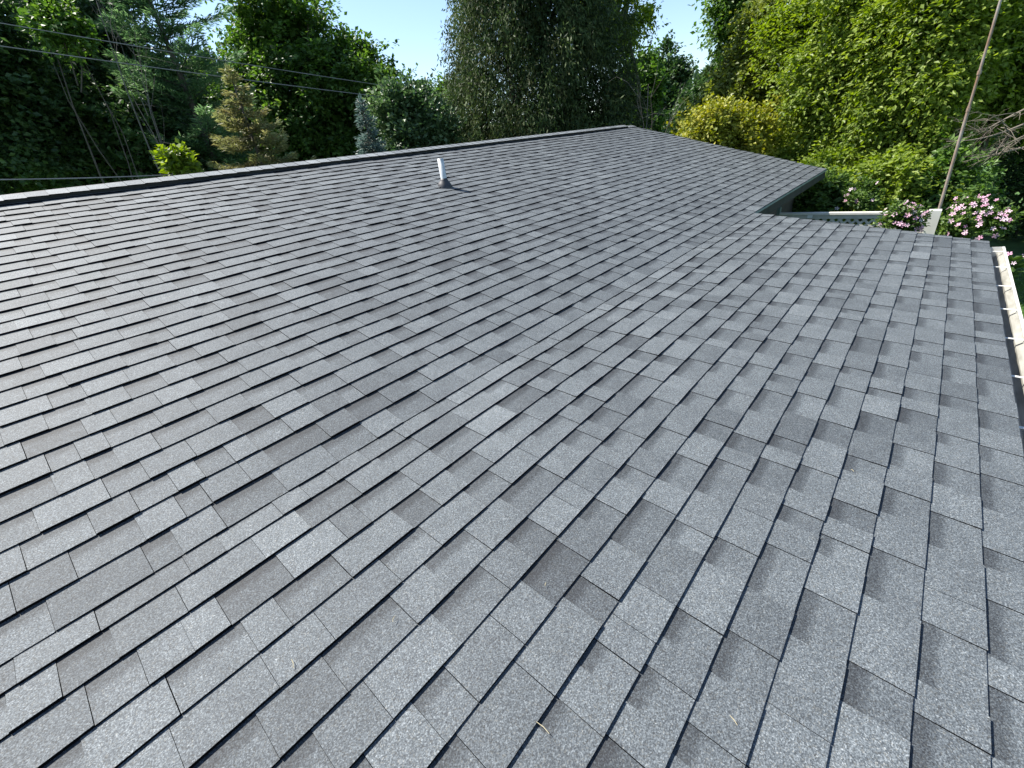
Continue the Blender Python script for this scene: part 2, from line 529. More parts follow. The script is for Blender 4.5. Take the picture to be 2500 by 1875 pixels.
# ---- gutter: K-style trough, inside and outside skins, hangers
GX1 = XL - 0.075
gy0, gz0 = ey + 0.008, ez - 0.048            # back top edge
prof_out = [(0, 0), (0, -0.105), (-0.078, -0.105), (-0.100, -0.070), (-0.100, -0.052), (-0.128, -0.020), (-0.128, 0.012), (-0.112, 0.012)]
prof_in = [(-0.112, 0.004), (-0.120, 0.002), (-0.120, -0.018), (-0.092, -0.049), (-0.092, -0.072), (-0.074, -0.098), (-0.008, -0.098), (-0.008, 0)]
gut = MB()
op = [(gy0 + a, gz0 + b) for a, b in prof_out]; ip = [(gy0 + a, gz0 + b) for a, b in prof_in]
def sweep_open(mb, pts, xa, xb):
    n = len(pts)
    mb.add([(xa, *q) for q in pts] + [(xb, *q) for q in pts], [[i, i + 1, n + i + 1, n + i] for i in range(n - 1)])
sweep_open(gut, op + [ip[0]], X0, GX1)
gut.add([(GX1 + 0.0015, *q) for q in op[:7]] + [(GX1 - 0.003, *q) for q in op[:7]],
        [list(range(7)), list(range(7, 14))[::-1]] + [[i, (i + 1) % 7, 7 + (i + 1) % 7, 7 + i] for i in range(7)])
gutter = hbuild(gut, 'gutter', MAT['gutter'])
gutter['label'] = 'white metal gutter along the low eave'
gi = MB(); sweep_open(gi, ip + [op[0]], X0, GX1 - 0.003)
gi.build('gutter_trough', MAT['gutter_in'], gutter)
gx = GX1 - 0.16
while gx > X0:
    h = MB()
    h.box((gx - 0.010, gy0 - 0.120, gz0 - 0.001), (gx + 0.010, gy0 - 0.004, gz0 + 0.0015))
    h.box((gx - 0.012, gy0 - 0.120, gz0 - 0.020), (gx + 0.012, gy0 - 0.114, gz0 - 0.001))
    h.tube([(gx, gy0 - 0.012, gz0 + 0.001), (gx, gy0 + 0.02, gz0 + 0.001)], 0.005, 6)
    h.build('gutter_hanger', MAT['gutter'], gutter)
    gx -= 0.59

# ---- plumbing vent pipe with its rubber boot
PB = np.array([26.45, 19.3 * 1.0, 0]) * E
tpipe = PB[1] / math.cos(A1)
PB[2] = PB[1] * math.tan(A1)
pp = MB()
pr = 0.036
ring = 24
vs_ = []; H = 0.298
for (r, z) in ((pr, -0.05), (pr, H), (pr - 0.006, H), (pr - 0.006, H - 0.2)):
    for k in range(ring):
        w = 2 * math.pi * k / ring
        vs_.append((PB[0] + r * math.cos(w), PB[1] + r * math.sin(w), PB[2] + z))
fs_ = []
for i in range(3):
    for k in range(ring):
        k2 = (k + 1) % ring
        fs_.append([i * ring + k, i * ring + k2, (i + 1) * ring + k2, (i + 1) * ring + k])
pp.add(vs_, fs_)
vp = hbuild(pp, 'vent_pipe', MAT['pvc'])
vp['label'] = 'white plastic vent pipe standing in a black boot'
for f_ in vp.data.polygons: f_.use_smooth = True
# boot: rubber cone, collar, flat flange lying on the shingles
bt = MB(); rings = []
for (r, h, tilt) in ((0.088, -0.012, 1), (0.083, 0.014, 1), (0.068, 0.036, 0.8), (0.053, 0.055, 0.5), (0.045, 0.066, 0.15), (0.0405, 0.084, 0), (0.0362, 0.084, 0)):
    rings.append([(PB[0] + r * math.cos(2 * math.pi * k / ring), PB[1] + r * math.sin(2 * math.pi * k / ring),
                   PB[2] + h + tilt * math.tan(A1) * r * math.sin(2 * math.pi * k / ring)) for k in range(ring)])
bt.add([q for r in rings for q in r], [[i * ring + k, i * ring + (k + 1) % ring, (i + 1) * ring + (k + 1) % ring, (i + 1) * ring + k] for i in range(len(rings) - 1) for k in range(ring)])
bo = bt.build('pipe_boot', MAT['rubber'], vp, smooth=True)
# faint printed marks down the side of the pipe
rp = random.Random(3)
for i in range(9):
    z = PB[2] + 0.10 + i * 0.013
    w0 = -0.95 + rp.uniform(-0.05, 0.05)
    mk = MB(); dz = rp.uniform(0.004, 0.009); dw = rp.uniform(0.10, 0.28)
    a = [(PB[0] + (pr + 0.0006) * math.cos(w0 + s_), PB[1] + (pr + 0.0006) * math.sin(w0 + s_)) for s_ in (0, dw / 2, dw)]
    mk.add([(*c_, z) for c_ in a] + [(*c_, z + dz) for c_ in a], [[0, 1, 4, 3], [1, 2, 5, 4]])
    mk.build('printed_mark', MAT['print'], vp)

# ------------------------------------------------------------------ lattice fence beyond the porch roof
FX = 9.8
fa = at_axis(1905, 521, 0, FX); fb = at_axis(2268, 514, 0, FX)
ztop = 0.5 * (fa[2] + fb[2]); y_a, y_b = fa[1], fb[1]
fence = empty('lattice_fence', (FX, 0.5 * (y_a + y_b), GROUND), 'white lattice privacy fence with a flat top rail beside the house', 'fence')
FO = Vector(fence.location)
def fpart(mb, name, mat, **kw):
    o = mb.build(name, mat, fence, **kw); o.location = -FO; return o
fpart(MB().box((FX - 0.045, y_b, ztop - 0.035), (FX + 0.045, y_a, ztop)), 'top_rail', MAT['white_wood'])
fpart(MB().box((FX - 0.020, y_b, ztop - 0.105), (FX + 0.018, y_a, ztop - 0.036)), 'trim_board', MAT['lattice'])
zb = ztop - 0.95
fpart(MB().box((FX - 0.022, y_b, zb - 0.09), (FX + 0.022, y_a, zb)), 'middle_rail', MAT['white_wood'])
# lattice: crossing diagonal slats, clipped to the panel
def slat(c, sgn, layer):
    # line y - sgn*z = c inside the rectangle
    za, zc = zb, ztop - 0.106
    pts = []
    for z in (za, zc):
        pts.append((c + sgn * z, z))
    (ya, z1), (yc, z2) = pts
    def clipy(y, z, oy, oz, lim):
        t = (lim - y) / (oy - y); return lim, z + t * (oz - z)
    seg = [(ya, z1), (yc, z2)]
    for lim, cmp in ((y_b + 0.01, -1), (y_a - 0.01, 1)):
        for i in (0, 1):
            if cmp * (seg[i][0] - lim) > 0:
                if cmp * (seg[1 - i][0] - lim) > 0: return None
                seg[i] = clipy(*seg[i], *seg[1 - i], lim)
    if math.hypot(seg[0][0] - seg[1][0], seg[0][1] - seg[1][1]) < 0.06: return None
    w = 0.017 * math.sqrt(2)
    m = MB(); x0, x1 = FX - 0.008 + layer * 0.0072, FX - 0.008 + layer * 0.0072 + 0.0068
    (ya, z1), (yc, z2) = seg
    m.add([(x0, ya - w, z1), (x0, ya + w, z1), (x0, yc + w, z2), (x0, yc - w, z2), (x1, ya - w, z1), (x1, ya + w, z1), (x1, yc + w, z2), (x1, yc - w, z2)], BOXF)
    return m
for sgn, layer in ((1, 0), (-1, 1)):
    c = y_b - 6
    while c < y_a + 6:
        m = slat(c, sgn, layer)
        if m: fpart(m, 'lattice_slat', MAT['lattice'])
        c += 0.115
nb = 0; yy = y_b
while yy < y_a - 0.05:
    fpart(MB().box((FX - 0.010, yy + 0.002, GROUND), (FX + 0.012, min(yy + 0.138, y_a), zb - 0.091)), 'fence_board', MAT['white_wood'])
    yy += 0.14
# wide end post and the grey post next to the house
fpart(MB().box((FX - 0.075, y_b - 0.150, GROUND), (FX + 0.075, y_b - 0.002, ztop + 0.02)), 'end_post', MAT['white_wood'])
fpart(MB().box((FX - 0.05, y_a + 0.002, GROUND), (FX + 0.05, y_a + 0.095, ztop + 0.10)), 'house_post', MAT['drip'])
la = at_axis(1977, 527, 0, FX - 0.05)
fpart(MB().box((FX - 0.026, la[1] - 0.04, la[2] - 0.04), (FX - 0.0225, la[1] + 0.04, la[2] + 0.04)), 'paper_tag', MAT['label'])

# ------------------------------------------------------------------ antenna mast behind the fence
p0 = at_axis(2290, 520, 0, FX + 0.22)
p1 = at_axis(2443, 0, 0, FX + 0.22)
dirm = (p1 - p0); slopey = dirm[1] / dirm[2]
mast = empty('antenna_mast', (p0[0], p0[1] + (GROUND - p0[2]) * slopey, GROUND), 'tall thin rusty steel mast pole behind the end of the lattice fence', 'pole')
MO = Vector(mast.location)
def mp(z):
    return (p0[0], p0[1] + (z - p0[2]) * slopey, z)
zc_ = [GROUND, 0.75, 3.1, 5.6]
for i, r in enumerate((0.0200, 0.0160, 0.0125)):
    o = MB().tube([mp(zc_[i]), mp(zc_[i + 1] + (0.0 if i == 2 else 0.1))], r, 10).build('mast_section', MAT['steel'], mast, smooth=False); o.location = -MO
for z in (0.80, 1.25, 3.15):
    o = MB().tube([mp(z - 0.025), mp(z + 0.025)], 0.025, 8).build('mast_clamp', MAT['steel'], mast); o.location = -MO

# ------------------------------------------------------------------ overhead wires
def wire(name, a, b, yp, sag, r, label):
    A = at_axis(*a, 1, yp); B = at_axis(*b, 1, yp)
    d = B - A
    A2_ = A - d * 0.55; B2_ = B + d * 0.6
    pts = []
    for i in range(33):
        t = i / 32
        p = A2_ + (B2_ - A2_) * t
        p = p.copy(); p[2] -= 4 * sag * t * (1 - t) - 4 * sag * 0.25
        pts.append(p)
    o = MB().tube(pts, r, 6).build(name, MAT['wire'])
    o['label'] = label; o['category'] = 'wire'; o['group'] = 'overhead wires behind the ridge'
wire('overhead_wire', (0, 60), (905, 206), 11.6, 0.10, 0.008, 'upper of two pale overhead wires in front of the trees')
wire('overhead_wire', (0, 116), (905, 235), 11.6, 0.10, 0.009, 'lower of two pale overhead wires crossing the yellowish spruce')
wire('overhead_wire', (0, 441), (400, 429), 9.8, 0.06, 0.010, 'low pale cable running just above the ridge cap')

# ------------------------------------------------------------------ foliage
def unit(a):
    return a / (np.linalg.norm(a, axis=-1, keepdims=True) + 1e-9)

def leaves_mesh(name, P, D, Nn, Ln, Wd, tone, fold=0.18):
    """rhombic leaves, folded along the midrib: two triangles each"""
    n = len(P)
    D = unit(D); S = unit(np.cross(D, Nn)); Nn = np.cross(S, D)
    Ln = np.broadcast_to(np.asarray(Ln, float), (n,))[:, None]; Wd = np.broadcast_to(np.asarray(Wd, float), (n,))[:, None]
    mid = P + D * Ln * 0.45 + Nn * Wd * fold
    V = np.stack([P, mid + S * Wd * 0.5, P + D * Ln, mid - S * Wd * 0.5], 1).reshape(-1, 3)
    b = (np.arange(n) * 4)[:, None]
    Fc = np.concatenate([b + np.array([[0, 1, 2]]), b + np.array([[0, 2, 3]])], 1).reshape(-1, 3)
    me = mesh_np(name, V, Fc)
    set_attr(me, 'tone', np.repeat(tone, 4))
    return me

def rand_dir(n, rng):
    return unit(rng.normal(size=(n, 3)))

def limb_path(a, b, rng, sag=0.1, n=5):
    a = np.asarray(a, float); b = np.asarray(b, float)
    L = np.linalg.norm(b - a); off = rng.normal(size=3) * L * 0.07
    out = []
    for i in range(n):
        t = i / (n - 1)
        out.append(a + (b - a) * t + off * math.sin(math.pi * t) + np.array([0, 0, sag * L * math.sin(math.pi * t)]))
    return out

def crown_clumps(n, rng, c, r, low_cut=-0.9, shell=0.45):
    """clump centres gathered in boughs through an uneven ellipsoid; the boughs leave gaps between them"""
    out = []
    ph = rng.uniform(0, 6.28, 6)
    nb = max(3, n // 8)
    while len(out) < n:
        d = rand_dir(1, rng)[0]
        rr = shell + (1 - shell) * rng.random() ** 0.55
        az = math.atan2(d[1], d[0]); el = math.asin(max(-1, min(1, d[2])))
        bump = 0.97 + 0.13 * math.sin(3 * az + ph[0]) * math.cos(2 * el + ph[1]) + 0.09 * math.sin(5 * az + 4 * el + ph[2]) + 0.07 * math.sin(7 * el + ph[3])
        p = d * rr * bump
        if p[2] < low_cut: continue
        fl = math.hypot(d[0], d[1])
        k = rng.integers(5, 12)
        for q in range(k):
            o = np.array([d[0], d[1], 0.0]) * rng.uniform(-0.22, 0.16)
            o = o + rng.normal(size=3) * np.array([0.085, 0.085, 0.04])
            o[2] -= 0.35 * max(0.0, o[0] * d[0] + o[1] * d[1]) * fl
            out.append(p + o)
    out = np.array(out[:n])
    return out * r + c, out / r

def broadleaf(name, base, crown_c, crown_r, mat, label, category='tree', group=None, n_clumps=160, twigs=7, per_twig=14, leaf=(0.12, 0.075),
              clump_r=0.8, droop=0.35, seed=1, trunk_r=0.16, low_cut=-0.9, shell=0.45, extra=(), upbias=0.9, bark='bark', limbs=14):
    rng = np.random.default_rng(seed)
    base = np.asarray(base, float); crown_c = np.asarray(crown_c, float); crown_r = np.asarray(crown_r, float)
    root = empty(name, tuple(base), label, category, group)
    C, dirs = crown_clumps(n_clumps, rng, crown_c, crown_r, low_cut, shell)
    for e_ in extra:
        C = np.concatenate([C, [e_]]); dirs = np.concatenate([dirs, [unit(np.asarray(e_) - crown_c) / crown_r]])
    k = len(C)
    out = unit(C - crown_c)
    # twigs
    nt = k * twigs
    ci = np.repeat(np.arange(k), twigs)
    td = unit(out[ci] * 0.75 + rng.normal(size=(nt, 3)) * 0.75 + np.array([0, 0, 0.12]))
    tl = clump_r * rng.uniform(0.55, 1.25, nt)
    ts = C[ci] + rng.normal(size=(nt, 3)) * clump_r * 0.28
    nl = nt * per_twig
    ti = np.repeat(np.arange(nt), per_twig)
    u = rng.uniform(0.08, 1.0, nl)
    P = ts[ti] + td[ti] * (tl[ti] * u)[:, None]
    P[:, 2] -= droop * tl[ti] * u ** 2
    side = unit(np.cross(td[ti], np.array([0, 0, 1.0])) + rng.normal(size=(nl, 3)) * 0.25) * np.where(rng.random(nl) < 0.5, 1, -1)[:, None]
    P += rng.normal(size=(nl, 3)) * leaf[0] * 0.5
    D = unit(td[ti] * 0.6 + side * 0.8 + np.array([0, 0, -0.35]) * droop * 2 + rng.normal(size=(nl, 3)) * 0.35)
    Nn = unit(np.array([0, 0, upbias]) + rng.normal(size=(nl, 3)) * 0.55 + out[ci[ti]] * 0.35)
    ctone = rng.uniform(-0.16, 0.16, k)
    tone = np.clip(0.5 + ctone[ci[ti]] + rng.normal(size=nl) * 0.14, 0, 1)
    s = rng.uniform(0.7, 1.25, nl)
    nf = max(40, int(nl * 0.035))                                  # big filler leaves deep inside the crown, shade put into their darker tone
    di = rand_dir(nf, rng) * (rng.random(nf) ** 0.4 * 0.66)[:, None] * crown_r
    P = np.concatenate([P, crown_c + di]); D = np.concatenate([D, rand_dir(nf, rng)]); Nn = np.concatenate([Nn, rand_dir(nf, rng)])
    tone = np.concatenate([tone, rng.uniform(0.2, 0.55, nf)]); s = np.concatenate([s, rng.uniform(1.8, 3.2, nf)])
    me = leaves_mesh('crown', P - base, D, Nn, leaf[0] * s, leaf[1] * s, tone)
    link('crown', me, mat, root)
    # trunk and limbs
    t = MB()
    top = crown_c + np.array([0, 0, crown_r[2] * 0.45])
    path = limb_path(base - base, top - base, rng, 0.0, 6)
    t.tube(path, [trunk_r * (1 - 0.8 * i / 5) for i in range(6)], 9)
    tr = t.build('trunk', MAT[bark], root, smooth=True)
    lb = MB()
    pick = rng.choice(k, min(limbs, k), replace=False)
    for i in pick:
        q = C[i] - base
        h = rng.uniform(0.35, 0.85)
        a = path[0] + (path[-1] - path[0]) * h
        if a[2] > q[2] + 0.3: a = path[0] + (path[-1] - path[0]) * max(0.15, h * 0.6)
        lp = limb_path(a, q, rng, 0.06, 5)
        lb.tube(lp, [trunk_r * 0.42, trunk_r * 0.33, trunk_r * 0.25, trunk_r * 0.16, trunk_r * 0.08], 6, caps=False)
    lb.build('limbs', MAT[bark], root, smooth=True)
    return root

def conifer(name, base, height, radius, mat, label, group=None, seed=1, whorl=0.2, per=8, needle=(0.13, 0.035), dens=26, start=0.25, droop=0.15, up_tip=0.25, power=0.9, ragged=0.15, category='tree'):
    rng = np.random.default_rng(seed)
    base = np.asarray(base, float)
    root = empty(name, tuple(base), label, category, group)
    P, D, Nn, T = [], [], [], []
    br = MB()
    z = start
    while z < height - 0.08:
        f = 1 - (z - start) / (height - start)
        R = radius * f ** power
        nb_ = max(4, int(per * (0.5 + 0.5 * f)))
        a0 = rng.uniform(0, 6.28)
        for b in range(nb_):
            az = a0 + 6.28 * b / nb_ + rng.normal() * 0.2
            L = max(0.10, R * (1 + rng.normal() * ragged))
            zb_ = z + rng.normal() * whorl * 0.3
            d = np.array([math.cos(az), math.sin(az), 0.0])
            sd = np.array([-d[1], d[0], 0.0])
            m = max(8, int(dens * L / 0.6))
            u = rng.random(m) ** 0.75
            zz = zb_ - droop * L * u * 1.2 + up_tip * L * u ** 3 + 0.2 * f * 0
            width = 0.34 * L * (1 - u) + 0.07
            off = rng.uniform(-1, 1, m)
            p = d * (u * L)[:, None] + sd * (off * width)[:, None]
            p[:, 2] += zz - np.abs(off) * width * 0.25 + rng.normal(size=m) * 0.03
            P.append(p)
            dd = d * 0.8 + sd * (off * 0.9)[:, None] + rng.normal(size=(m, 3)) * 0.28
            dd[:, 2] += 0.12
            D.append(dd)
            nn = rng.normal(size=(m, 3)) * 0.5; nn[:, 2] += 0.9; Nn.append(nn)
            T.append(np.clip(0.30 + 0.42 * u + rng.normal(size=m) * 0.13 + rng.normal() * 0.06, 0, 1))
            br.tube([(0, 0, zb_), tuple(d * L * 0.5 + np.array([0, 0, zb_ - droop * L * 0.55])), tuple(d * L * 0.9 + np.array([0, 0, zb_ - droop * L * 0.9 + up_tip * L * 0.7]))], [0.012 + 0.012 * f, 0.009, 0.004], 4, caps=False)
        z += whorl * (0.6 + 0.5 * f) * rng.uniform(0.8, 1.2)
    # leader
    m = 60; u = rng.random(m)
    p = rng.normal(size=(m, 3)) * 0.03; p[:, 2] = height - 0.35 + 0.35 * u; P.append(p)
    dd = rng.normal(size=(m, 3)) * 0.4; dd[:, 2] += 1; D.append(dd); Nn.append(rng.normal(size=(m, 3))); T.append(np.full(m, 0.7))
    P, D, Nn, T = map(np.concatenate, (P, D, Nn, T))
    s = rng.uniform(0.7, 1.3, len(P))
    me = leaves_mesh('crown', P, D, Nn, needle[0] * s, needle[1] * s, T, 0.1)
    link('crown', me, mat, root)
    MB().tube([(0, 0, 0), (0.02, 0, height * 0.5), (0, 0, height)], [0.035 + 0.018 * height, 0.02 + 0.008 * height, 0.008], 8).build('trunk', MAT['bark'], root, smooth=True)
    br.build('branches', MAT['bark'], root)
    return root

def arborvitae(name, base, height, radius, mat, label, seed=1, n_plumes=900, per=70, needle=(0.17, 0.035), group=None):
    """a broad cedar: hanging flattened sprays along many upright plumes"""
    rng = np.random.default_rng(seed)
    base = np.asarray(base, float)
    root = empty(name, tuple(base), label, 'tree', group)
    h = rng.uniform(0.03, 1.0, n_plumes) ** 0.85
    az = rng.uniform(0, 6.283, n_plumes)
    prof = np.clip(1.0 - h, 0, 1) ** 0.85 * (0.85 + 0.45 * np.sin(np.pi * np.clip(h * 1.15, 0, 1)))
    lob = 1 + 0.10 * np.sin(4 * az + 3 * h) + 0.09 * np.sin(9 * az - 23 * h) + 0.08 * np.sin(17 * az + 61 * h) + 0.05 * rng.normal(size=n_plumes)
    rr = radius * prof * lob * (0.35 + 0.65 * rng.random(n_plumes) ** 0.45)
    C = np.stack([rr * np.cos(az), rr * np.sin(az), h * height], 1)
    out = np.stack([np.cos(az), np.sin(az), np.zeros(n_plumes)], 1)
    nl = n_plumes * per
    ci = np.repeat(np.arange(n_plumes), per)
    u = rng.random(nl)
    pl = rng.uniform(0.5, 1.1, n_plumes)
    arc = out * 0.30 + np.array([0, 0, 0.0])
    P = C[ci] + out[ci] * (0.32 * pl[ci] * u)[:, None] + rng.normal(size=(nl, 3)) * np.array([0.13, 0.13, 0.16])
    P[:, 2] += pl[ci] * (0.45 * u - 0.95 * u ** 2)
    D = out[ci] * 0.35 + rng.normal(size=(nl, 3)) * 0.38
    D[:, 2] += 0.35 - 1.5 * u
    Nn = out[ci] * 0.6 + rng.normal(size=(nl, 3)) * 0.6; Nn[:, 2] += 0.3
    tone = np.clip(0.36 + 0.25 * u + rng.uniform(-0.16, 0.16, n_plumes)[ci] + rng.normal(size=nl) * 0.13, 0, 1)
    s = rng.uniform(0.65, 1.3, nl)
    nf = 16000                                                     # added filler round the stems, the shaded core put in as darker tone
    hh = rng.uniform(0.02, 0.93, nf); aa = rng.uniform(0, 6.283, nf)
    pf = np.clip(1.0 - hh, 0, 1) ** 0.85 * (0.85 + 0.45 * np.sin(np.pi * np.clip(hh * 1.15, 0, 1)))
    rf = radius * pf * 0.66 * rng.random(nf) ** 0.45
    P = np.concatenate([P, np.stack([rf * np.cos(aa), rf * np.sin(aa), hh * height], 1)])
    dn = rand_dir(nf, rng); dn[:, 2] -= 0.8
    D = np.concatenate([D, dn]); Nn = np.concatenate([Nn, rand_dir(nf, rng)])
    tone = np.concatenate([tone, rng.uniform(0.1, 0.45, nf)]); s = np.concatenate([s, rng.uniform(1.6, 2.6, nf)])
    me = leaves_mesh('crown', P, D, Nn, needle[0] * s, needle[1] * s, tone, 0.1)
    link('crown', me, mat, root)
    t = MB()
    for k in range(5):
        a = 6.28 * k / 5 + 0.4
        q = np.array([math.cos(a), math.sin(a), 0]) * radius * 0.28
        t.tube([tuple(q * 0.25), tuple(q + np.array([0, 0, height * 0.4])), tuple(q * 1.2 + np.array([0, 0, height * 0.82]))], [0.14, 0.09, 0.02], 7)
    t.build('trunk', MAT['bark'], root, smooth=True)
    return root

def bare_tree(name, base, tip, mat, label, seed=1, r0=0.05, n_side=7, spread=0.5, category='tree', sub=3, part='branches'):
    rng = np.random.default_rng(seed)
    base = np.asarray(base, float); tip = np.asarray(tip, float)
    root = empty(name, tuple(base), label, category)
    L = np.linalg.norm(tip - base)
    path = limb_path(np.zeros(3), tip - base, rng, 0.0, 8)
    MB().tube(path, [r0 * (1 - 0.85 * i / 7) for i in range(8)], 7).build('trunk', mat, root, smooth=True)
    br = MB(); ax = unit(tip - base)
    for i in range(n_side):
        t = rng.uniform(0.3, 0.92)
        a = path[0] + (path[-1] - path[0]) * t
        d = unit(ax * 0.9 + rng.normal(size=3) * spread)
        l = L * (1 - t) * rng.uniform(0.5, 0.95) + 0.15 * L * rng.random()
        b = a + d * l
        p2 = limb_path(a, b, rng, 0.05, 5)
        rb = r0 * (1 - 0.85 * t) * 0.6
        br.tube(p2, [rb, rb * .8, rb * .6, rb * .42, rb * .22], 5, caps=False)
        for j in range(sub):
            a2 = p2[rng.integers(1, 4)]
            b2 = a2 + unit(d + rng.normal(size=3) * 0.6) * l * rng.uniform(0.25, 0.5)
            br.tube(limb_path(a2, b2, rng, 0.08, 4), [rb * .45, rb * .35, rb * .25, rb * .12], 4, caps=False)
    br.build(part, mat, root, smooth=True, kind='stuff')
    return root

LM = {}
LM['dark'] = leaf_material('leaf_dark_maple', (0.024, 0.050, 0.020), (0.050, 0.098, 0.030), (0.105, 0.175, 0.048), 0.36)
LM['mid'] = leaf_material('leaf_mid_green', (0.036, 0.080, 0.018), (0.080, 0.155, 0.028), (0.155, 0.25, 0.05), 0.40)
LM['bright'] = leaf_material('leaf_bright_green', (0.085, 0.135, 0.018), (0.19, 0.265, 0.036), (0.31, 0.38, 0.075), 0.46)
LM['olive'] = leaf_material('leaf_olive', (0.075, 0.10, 0.018), (0.16, 0.20, 0.035), (0.27, 0.30, 0.06), 0.34)
LM['yellow'] = leaf_material('leaf_yellow_green', (0.13, 0.17, 0.02), (0.26, 0.28, 0.035), (0.38, 0.36, 0.06), 0.34)
LM['grey'] = leaf_material('leaf_grey_green', (0.035, 0.075, 0.030), (0.075, 0.135, 0.050), (0.14, 0.21, 0.09), 0.32, rough=0.42, spec=0.5)
LM['pine'] = leaf_material('needle_pine', (0.045, 0.095, 0.045), (0.11, 0.20, 0.09), (0.20, 0.31, 0.14), 0.40)
LM['spruce'] = leaf_material('needle_yellow_spruce', (0.095, 0.10, 0.04), (0.21, 0.21, 0.085), (0.34, 0.37, 0.16), 0.34, accent=(0.22, 0.16, 0.085), accent_amt=0.5)
LM['blue'] = leaf_material('needle_blue_spruce', (0.045, 0.080, 0.068), (0.105, 0.165, 0.145), (0.20, 0.28, 0.25), 0.28)
LM['cedar'] = leaf_material('scale_cedar', (0.018, 0.034, 0.014), (0.048, 0.078, 0.026), (0.10, 0.14, 0.05), 0.26, accent=(0.13, 0.105, 0.045), accent_amt=0.28, patch_scale=0.7, spec=0.12)
LM['hibiscus'] = leaf_material('leaf_hibiscus', (0.035, 0.075, 0.015), (0.085, 0.15, 0.028), (0.17, 0.25, 0.05), 0.34)

def px_r(n_px, P):                           # metres across for a number of photo pixels at a point
    d = np.asarray(P) - CAM
    return n_px * (d @ FWD) / F_PX

def B(p):                                    # ground point under p
    return np.array([p[0], p[1], GROUND])

# ---- trees are given by the frame their crown fills in the photograph and their distance
def box_tree(name, box, d, mat, label, clump_r=0.8, k=0.95, category='tree', tilt=0.0, **kw):
    x0, y0, x1, y1 = box
    c = at_dist((x0 + x1) / 2, (y0 + y1) / 2, d)
    rx = max(px_r((x1 - x0) / 2, c) * k - clump_r * 0.55, 0.15); rz = max(px_r((y1 - y0) / 2, c) * k - clump_r * 0.5, 0.12)
    return broadleaf(name, B(c), c, (rx, rx, rz), mat, label, category, clump_r=clump_r, **kw)

# the far wood that closes the horizon all round behind the garden trees
rg = np.random.default_rng(5)
n = 42000
az = np.radians(rg.uniform(-25, 125, n)); dd_ = rg.uniform(44, 62, n)
top_ = 6.6 + 1.0 * np.sin(az * 23) + 0.7 * np.sin(az * 51 + 1) + 0.5 * np.sin(az * 97 + 2)
zz = rg.random(n) ** 0.8 * top_
P = np.stack([CAM[0] + dd_ * np.cos(az), CAM[1] + dd_ * np.sin(az), GROUND + zz], 1)
D = rg.normal(size=(n, 3)); Nn = rg.normal(size=(n, 3)); Nn[:, 2] += 0.7
me = leaves_mesh('distant_woods', P, D, Nn, rg.uniform(0.5, 0.95, n), rg.uniform(0.35, 0.6, n), np.clip(0.4 + rg.normal(size=n) * 0.18, 0, 1))
link('distant_woods', me, LM['dark'], None, kind='stuff', label='far dark wood closing the horizon behind the garden trees', category='woods')

# left: dark wood edge behind the ridge
box_tree('maple_tree', (-330, -150, 130, 520), 18.0, LM['dark'], 'dark leafy maple above the low cable at the near end of the ridge', n_clumps=480, clump_r=0.85, leaf=(0.14, 0.10), seed=21, per_twig=15)
box_tree('maple_tree', (40, -160, 420, 500), 21.0, LM['dark'], 'shaded maple standing behind the grey dead branches', n_clumps=480, clump_r=0.9, leaf=(0.16, 0.11), seed=22, per_twig=15)
box_tree('understory_tree', (150, 230, 480, 520), 18.0, LM['dark'], 'low dark understory tree between the pine and the dark maple', n_clumps=150, clump_r=0.8, leaf=(0.15, 0.10), seed=24)
box_tree('maple_sunlit_spray', (30, 15, 205, 110), 15.5, LM['mid'], 'lighter green spray added for the sunlit part of the maple above the wires', n_clumps=26, clump_r=0.42, leaf=(0.12, 0.08), seed=25, trunk_r=0.04, shell=0.1, limbs=5)  # stands in for sunlit maple leaves, added apart in a lighter leaf colour
box_tree('maple_tree', (385, 120, 660, 500), 25.0, LM['dark'], 'dark maple filling the gap behind the pine and the yellowish spruce', n_clumps=240, clump_r=0.9, leaf=(0.2, 0.14), seed=28, per_twig=15)
bare_tree('dead_tree', B(at_dist(372, 330, 15.2)), at_dist(215, -60, 15.0), MAT['dead'], 'bare grey dead tree leaning against the dark maples', seed=31, r0=0.034, n_side=8, spread=0.16)
c = at_dist(425, 150, 17.2)
conifer('white_pine', B(c), 10.2, 2.9, LM['pine'], 'soft green white pine with feathery layered branches behind the yellowish spruce', seed=41, whorl=0.55, per=9, needle=(0.16, 0.030), dens=190, start=1.2, droop=-0.18, up_tip=0.06, power=0.7, ragged=0.30)
box_tree('sapling', (378, 378, 492, 432), 11.6, LM['bright'], 'small sunlit sapling peeping over the ridge by the low cable', n_clumps=9, clump_r=0.26, leaf=(0.11, 0.08), seed=26, trunk_r=0.02, shell=0.2, limbs=4)
tp = at_dist(556, 166, 13.8)
conifer('spruce_tree', B(tp), tp[2] - GROUND, 2.9, LM['spruce'], 'yellowish brown conical spruce rising over the ridge', seed=42, whorl=0.36, per=10, needle=(0.12, 0.03), dens=190, droop=0.20, up_tip=0.30, power=0.95, ragged=0.2)
tp = at_dist(877, 236, 14.2)
conifer('blue_spruce', B(tp), tp[2] - GROUND, 1.45, LM['blue'], 'small blue green spruce with a sharp leader beside the yellowish one', seed=43, whorl=0.17, per=9, needle=(0.10, 0.03), dens=110, droop=0.12, up_tip=0.22, power=0.85)
box_tree('ash_tree', (540, -70, 900, 480), 22.0, LM['mid'], 'tall green tree with sunlit top behind the two spruces', n_clumps=480, clump_r=0.85, leaf=(0.16, 0.105), seed=51, per_twig=15)
box_tree('ash_tree', (735, 75, 1000, 470), 21.0, LM['mid'], 'rounded green tree with dark shaded side next to the open sky', n_clumps=300, clump_r=0.75, leaf=(0.17, 0.11), seed=52, per_twig=15)
